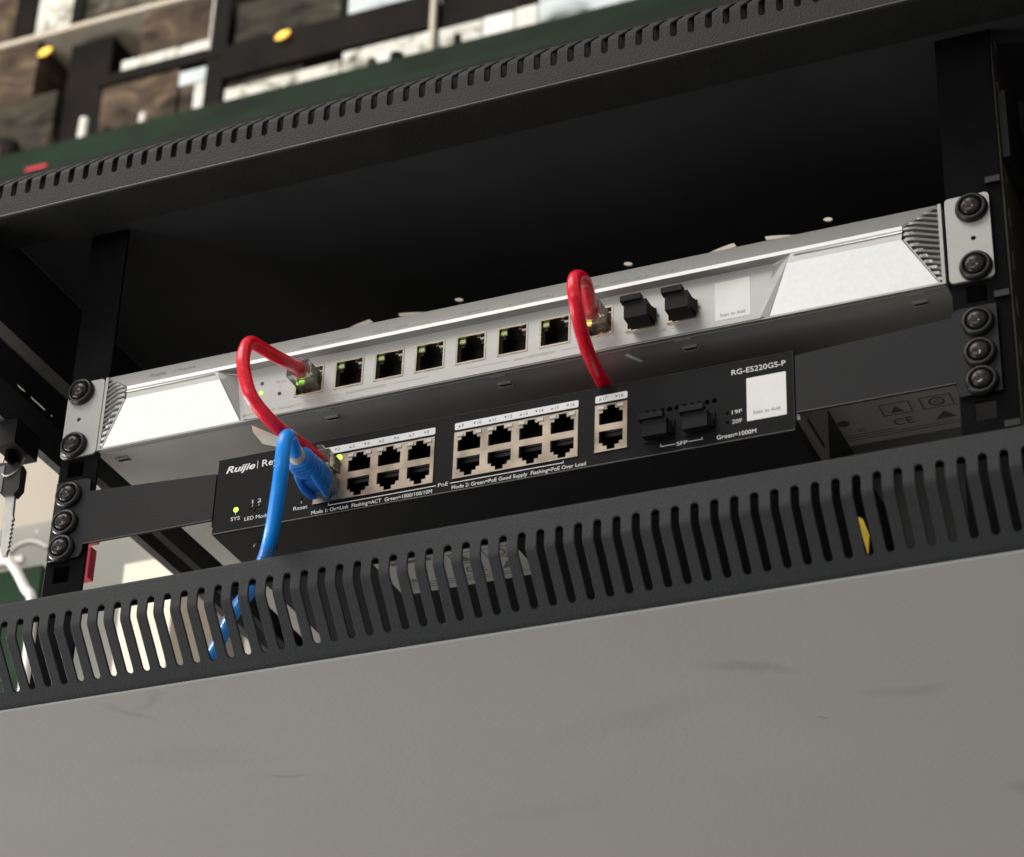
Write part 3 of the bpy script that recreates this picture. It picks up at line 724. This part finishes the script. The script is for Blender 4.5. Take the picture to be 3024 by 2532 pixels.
# ------------------------------------------------------------------ cables
def modular_plug(parent, cx, cz, y_out, up=True, m='clear', metal=False):
    s = 1 if up else -1
    pb = boxes([(cx-5.8, cx+5.8, y_out, 7, cz-3.9, cz+3.9)])
    p = obj('plug', pb, m, parent, bevel=.5)
    # wires and contacts seen through the body
    wb = bmesh.new()
    for k in range(8):
        x = cx - 3.6 + k*1.03
        box(wb, x-.22, x+.22, -6, 5.5, cz - s*2.4 - .22, cz - s*2.4 + .22)
    obj('contacts', wb, 'gold', p)
    lt = prism([(cx-1.6, 5, cz + s*4.1), (cx-1.6, y_out + 1, cz + s*6.6), (cx-1.6, y_out + 1, cz + s*7.4), (cx-1.6, 5, cz + s*5.0)], (3.2, 0, 0))
    obj('latch', lt, m, p)
    return p
r1 = [(-99.4, -10.5, -27.3), (-97.9, -20.0, -30.6), (-97.1, -38.0, -36.7), (-98.8, -52.0, -38.9), (-100.0, -60.0, -40.7), (-99.6, -65.0, -49.1), (-97.9, -67.0, -59.3), (-94.4, -66.0, -72.2), (-91.5, -62.0, -78.4), (-88.4, -57.0, -82.6), (-86.6, -50.0, -84.4), (-85.6, -40.0, -83.8), (-84.8, -26.0, -82.6), (-84.7, -9.5, -81.2)]
c = thing('patch_cable', 'red patch cable looping from the silver unit\'s leftmost port to the black unit', 'cable', group='red patch cables')
obj('cable_jacket', tube(r1, 3.25, 18, wob=.02), 'red', c, True)
modular_plug(c, -99.6, -27.9, -14, True)
modular_plug(c, -84.7, -80.9, -13, True)
obj('cable_tag', prism([(-97, -56, -84.8), (-80, -51, -93.5), (-80, -50, -97.5), (-92, -53, -94), (-96, -56, -88.5)], (0, .3, .2)), 'cream', c)
r2 = [(53.6, -10.0, -28.0), (57.2, -22.0, -30.4), (61.4, -36.0, -32.0), (63.3, -46.0, -34.1), (63.6, -54.0, -37.9), (64.2, -58.5, -44.5), (64.9, -58.0, -53.5), (63.2, -48.0, -60.0), (59.6, -30.0, -61.6), (56.8, -14.0, -60.2), (54.6, 3.0, -59.0), (52.9, 16.0, -57.4), (50, 30, -56)]
c = thing('patch_cable', 'red patch cable leaving the port nearest the fibre sockets and tucked behind the black unit', 'cable', group='red patch cables')
obj('cable_jacket', tube(r2, 3.25, 18, wob=.02), 'red', c, True)
modular_plug(c, 53.1, -27.9, -14, True)
b_ = [(-84.3, -30, -92.4), (-82.4, -38, -93.6), (-79.0, -47.0, -95.4), (-76.8, -55.5, -94.6), (-75.6, -61.0, -99.1), (-75.3, -62.6, -107.9), (-76.9, -60.0, -117.8), (-83.9, -50.0, -130.1), (-90.5, -40.5, -136.4), (-101.6, -25.0, -138.1), (-117.6, -8.0, -143.3), (-135.1, 8.0, -145.3), (-151.4, 25.0, -149.3), (-175, 50, -158), (-190, 80, -180)]
c = thing('patch_cable', 'thick blue patch cable with ribbed blue boot bending down behind the slotted lower bar', 'cable')
obj('cable_jacket', tube(b_, 3.45, 18), 'blue', c, True)
modular_plug(c, -84.7, -91.6, -12, False, 'clear_blue')
# boot, built along -y
bt = bmesh.new()
prof_b = [(-9, 6.0, 5.4), (-14, 6.4, 5.8), (-20, 6.7, 6.0)]
yy = -20
while yy > -33:
    prof_b += [(yy - .2, 6.5, 5.9), (yy - .8, 4.7, 4.2), (yy - 1.7, 4.6, 4.1), (yy - 2.1, 6.4, 5.8)]; yy -= 2.8
prof_b += [(yy - .3, 5.4, 5.0), (yy - 1.2, 4.4, 4.2)]
rings = []
for (y, hw, hh) in prof_b:
    t = (-9 - y) / 26; cx = -84.7 + t*1.0; cz = -91.8 - t*.7; sc = 1 - .16*t
    ring = []
    for k in range(32):
        a = 2*math.pi*k/32; ca, sa = math.cos(a), math.sin(a)
        hw, hh = hw*1.0, hh*1.0
        ring.append(bt.verts.new((cx + 1.12*hw*sc*math.copysign(abs(ca)**.6, ca), y, cz + 1.12*hh*sc*math.copysign(abs(sa)**.6, sa))))
    rings.append(ring)
for a, b in zip(rings, rings[1:]):
    for k in range(32): bt.faces.new((a[k], a[(k+1) % 32], b[(k+1) % 32], b[k]))
bt.faces.new(rings[0]); bt.faces.new(rings[-1][::-1])
boot = obj('plug_boot', bt, 'blue_boot', c)
fk = bmesh.new()
for s in (-1, 1):
    tube([(-84.7 + s*3.9, -24, -96.2), (-84.7 + s*4.6, -17, -98.6), (-84.7 + s*4.1, -10, -99.2), (-84.7 + s*3.1, -7, -98.2)], 1.8, 10, 6, fk)
tube([(-88.6, -22, -96.4), (-84.7, -24.5, -96.6), (-80.8, -22, -96.4)], 1.8, 10, 6, fk)
obj('latch_cover', fk, 'blue_boot2', boot, True)
obj('boot_collar', tube([(-83.4, -34.5, -92.9), (-82.3, -38, -93.6), (-80.9, -42.0, -94.6)], 4.05, 18, 4), 'cream', c, True)

# ------------------------------------------------------------------ keys on the lock
k = thing('key', 'black-headed steel key hanging on a wire ring from the lock at the left edge', 'key')
k.location = (-.01865, .0411, .030); k.scale = (1.045,) * 3
kh = prism([(-258.5, -27, -58), (-246.5, -27, -59.5), (-244.4, -27, -63), (-244.2, -27, -75), (-247, -27, -78.2), (-254, -27, -77), (-257.5, -27, -73), (-259.4, -27, -63)], (0, 5, 0))
obj('key_head', kh, 'keyhead', k, bevel=.8)
obj('key_face', prism([(-259, -27.4, -61), (-254.4, -27.4, -60), (-254.2, -27.4, -75.6), (-257.2, -27.4, -72.6)], (0, .3, 0)), 'keygrey', k)
bl = [(-252.6, -77), (-247.4, -77.6), (-247.0, -88), (-246.4, -90)]
zz = -90
while zz > -109: bl += [(-246.0, zz - 1), (-247.0, zz - 2.2)]; zz -= 2.4
bl += [(-247.2, -111.5), (-249.6, -111.4), (-250.6, -109), (-252.0, -90)]
obj('key_blade', prism([(x, -25.2, z) for x, z in bl], (0, 1.8, 0)), 'chrome', k)
ring = [(-251.5 + 6.6*math.cos(a), -25 + 2.5*math.sin(a*1.0), -57.5 + 9.5*math.sin(a)) for a in [2*math.pi*i/24 for i in range(25)]]
obj('key_ring', tube(ring, .5, 8, 3), 'steel', k, True)

# ------------------------------------------------------------------ things seen through the open left side
t = tag(obj('equipment_case', B(-760, -500, 500, 640, -60, 241), 'greybox'), 'grey metal equipment case standing behind the open left side of the rack', 'case')
a_ = [(-637 + 0, 499, 216), (-628, 499, 224), (-614, 499, 225), (-600, 499, 217)]
obj('knockout_ring', tube(a_, 1.1, 8, 6), 'label', t)
for x, z in ((-612, 233), (-515, 160), (-497, 150)): obj('rivet', lathe([(1.6, 0), (1.2, -1), (0, -1.2)], (x, 500, z), 12), 'whitecable', t)
tag(obj('cable', tube([(-610, 420, 190), (-566, 400, 155), (-554, 400, 142), (-542.6, 400, 124), (-535.5, 400, 112), (-532, 400, 60), (-534, 400, -40)], 3.6, 12), 'whitecable', None, True), 'white cable hanging in front of the grey case beside the left rail', 'cable')
tag(obj('shelf_strip', B(-700, -622, 470, 476, 196, 201), 'whitecable'), 'upper pale metal strip in front of the grey case', 'strip')
tag(obj('shelf_strip', B(-634, -597, 465, 471, 187.5, 193), 'whitecable'), 'lower pale metal strip ending behind the left rail', 'strip')
tag(obj('circuit_board', B(-720, -560, 440, 446, 60, 166), 'greenboard'), 'dark green circuit board low behind the lower left bar', 'circuit board')
tag(obj('carton', B(-496, -452, 452, 520, 60, 161), 'wall'), 'cream carton beside the grey case under the left ear', 'carton')
t = tag(obj('cable_bundle', boxes([(-264, -256, 60, 66, -58, -45), (-265, -257, 60, 66, -80, -62)]), 'redbox'), 'red plastic strap hanging behind the left mounting rail', 'strap')
tag(obj('hang_tag', prism([(169, 10, -146), (174, 10, -150), (176.5, 10, -158), (175.6, 10, -168), (173.6, 10, -159), (171, 10, -152)], (0, .6, 0)), 'yellow'), 'yellow tag showing through the slotted lower bar on the right', 'tag')

tag(obj('cable_tie', prism([(-249, 40, -34.5), (-246.6, 40, -35.5), (-239, 40, -43.5), (-238, 40, -46.5), (-243, 40, -43.5), (-246, 40, -40)], (0, 1.2, 0)), 'whitecable'), 'small white plastic tie behind the left rail, just above the long black ear', 'cable tie')
# ------------------------------------------------------------------ shelf of clutter above and behind the rack
tag(obj('shelf_board', B(-1250, 60, 872, 1180, 923, 959), 'greenboard', bevel=4), 'long dark green shelf board above the slotted top bar', 'shelf')
tag(obj('warning_strip', B(-964, -938, 869, 871.5, 926.5, 930.5), 'redbox'), 'small red strip on the front edge of the green board', 'strip')
K = [
 ('carton', (-1120, -962, 900, 1100, 959.2, 1060), 'carton_grey', 'grey-brown carton at the far left of the green board', 'carton'),
 ('carton', (-1120, -1000, 905, 1100, 1060.4, 1146), 'carton', 'brown carton under the lamp at the far left', 'carton'),
 ('carton', (-958, -903, 910, 1100, 959.2, 1130), 'darkbox', 'tall dark carton beside the left yellow lamp', 'carton'),
 ('carton', (-900, -803, 900, 1100, 959.2, 1046), 'carton', 'brown carton below the left end of the black beam', 'carton'),
 ('carton', (-800, -782, 902, 1100, 959.2, 1019), 'carton', 'narrow brown carton next to the white box', 'carton'),
 ('carton', (-781, -760, 900, 1100, 959.2, 1019), 'whitebox', 'small white box standing on the green board', 'carton'),
 ('carton', (-812, -762, 901, 1100, 1022, 1041), 'bluebox', 'pale blue box on top of the small white box', 'carton'),
 ('carton', (-880, -768, 900, 1100, 1062, 1078), 'whitebox', 'flat white box lying on the black beam', 'carton'),
 ('carton', (-862, -770, 905, 1100, 1078.4, 1144), 'carton', 'large brown carton on top of the flat white box', 'carton'),
 ('carton', (-742, -604, 900, 1100, 959.2, 1000), 'whitebox', 'long white box right of the dark post', 'carton'),
 ('carton', (-742, -650, 903, 1100, 1000.4, 1012), 'carton_grey', 'flat grey-brown box on the long white box', 'carton'),
 ('carton', (-601, -500, 900, 1100, 959.2, 1010), 'whitebox', 'white box covered in scribbled marks by the cream post', 'carton'),
 ('carton', (-740, -612, 905, 1100, 1064, 1122), 'carton_grey', 'dark brown carton on the black beam right of the post', 'carton'),
 ('carton', (-600, -503, 902, 1100, 1060, 1100), 'bluebox', 'pale blue box on the right end of the black beam', 'carton'),
 ('carton', (-489, -440, 900, 1100, 959.2, 1008), 'whitebox', 'small white box just right of the cream post', 'carton'),
 ('carton', (-438, -404, 900, 1100, 959.2, 1009), 'sticker', 'cream box in the middle of the right row', 'carton'),
 ('carton', (-402, -378, 900, 1100, 959.2, 1010), 'label', 'grey box in the right row', 'carton'),
 ('carton', (-376, -180, 900, 1100, 959.2, 1030), 'bluebox', 'wide pale blue box at the right end of the shelf', 'carton'),
 ('carton', (-489, -400, 904, 1100, 1013, 1080), 'darkbox', 'dark carton above the right row of boxes', 'carton'),
]
for n_, a, m_, lab, cat in K:
    tag(obj(n_, B(*a), m_, bevel=1.5), lab, cat, 'boxes on the shelf behind the rack')
tag(obj('shelf_beam', boxes([(-905, -748, 896, 1100, 1046.5, 1061), (-748, -496, 896, 1100, 1012.5, 1058)]), 'darkbox'), 'long black beam crossing the shelf behind the boxes', 'beam')
t = tag(obj('shelf_post', B(-767, -745, 897, 1100, 959.2, 1300), 'darkbox'), 'dark upright post dividing the shelf, with a white front edge', 'post')
obj('post_edge', B(-766, -764, 894, 896.8, 1058, 1300), 'whitecable', t)
tag(obj('shelf_post', B(-497, -492, 893, 899.6, 959.2, 1300), 'cream'), 'thin cream upright post right of the middle of the shelf', 'post')
tag(obj('shelf_board', B(-1250, -748, 900, 1180, 1147, 1153), 'cream'), 'thin cream upper board at the top left corner', 'shelf')
U = [
 ((-1180, -1040, 905, 1100, 1153.4, 1250), 'carton', 'brown carton at the left end of the cream upper board'),
 ((-1036, -1012, 903, 1100, 1153.4, 1230), 'darkbox', 'narrow dark carton on the cream upper board'),
 ((-1010, -962, 906, 1100, 1153.4, 1215), 'whitebox', 'pale carton between dark ones on the cream upper board'),
 ((-960, -945, 902, 1100, 1153.4, 1240), 'darkbox', 'slim dark carton right of the pale one on the upper board'),
 ((-943, -800, 905, 1100, 1153.4, 1250), 'carton_grey', 'wide grey-brown carton on the cream upper board'),
]
for a, m_, lab in U: tag(obj('carton', B(*a), m_, bevel=1.5), lab, 'carton', 'boxes on the shelf behind the rack')
# small loose things leaning in front of the cartons
small = [('jar', -955, 959.2, 10, 22, 'carton', 'brown jar at the foot of the dark carton'), ('jar', -912, 959.2, 6, 40, 'label', 'thin pale bottle beside the dark carton'),
 ('jar', -880, 959.2, 7, 17, 'darkbox', 'small black jar in front of the brown carton'), ('jar', -836, 959.2, 5, 26, 'label', 'slim pale bottle in front of the brown carton'),
 ('jar', -1005, 959.2, 12, 30, 'darkbox', 'round black pot in front of the grey-brown carton'), ('jar', -722, 959.2, 6, 12, 'darkbox', 'tiny black jar in front of the long white box'),
 ('jar', -662, 959.2, 5, 14, 'label', 'tiny grey bottle in front of the long white box'), ('jar', -560, 959.2, 6, 22, 'carton_grey', 'dark bottle in front of the scribbled white box'),
 ('jar', -531, 959.2, 9, 20, 'darkbox', 'round black jar in front of the scribbled white box'), ('jar', -462, 959.2, 5, 26, 'darkbox', 'thin black bottle right of the cream post')]
for n_, x, z, r, h, m_, lab in small:
    bm = bmesh.new(); bmesh.ops.create_cone(bm, cap_ends=True, segments=16, radius1=r, radius2=r*.82, depth=h, matrix=Matrix.Translation((x, 890, z + h/2)))
    tag(obj(n_, bm, m_, None, False, .8), lab, 'jar', 'jars and bottles on the green board')
for x, z, lab in ((-978, 1111, 'glowing yellow lamp at the far left above the grey-brown carton'), (-670, 1045, 'glowing yellow lamp against the black beam')):
    bm = lathe([(0, -6), (5, -5), (8, 0), (5, 5), (0, 6)], (0, 0, 0), 16)
    for v in bm.verts: v.co = Vector((v.co.x*1.15 + x, v.co.y*.5 + 888, v.co.z*.55 + v.co.x*.35 + z))
    tag(obj('lamp', bm, 'lamp', None, True), lab, 'lamp', 'yellow lamps behind the rack')
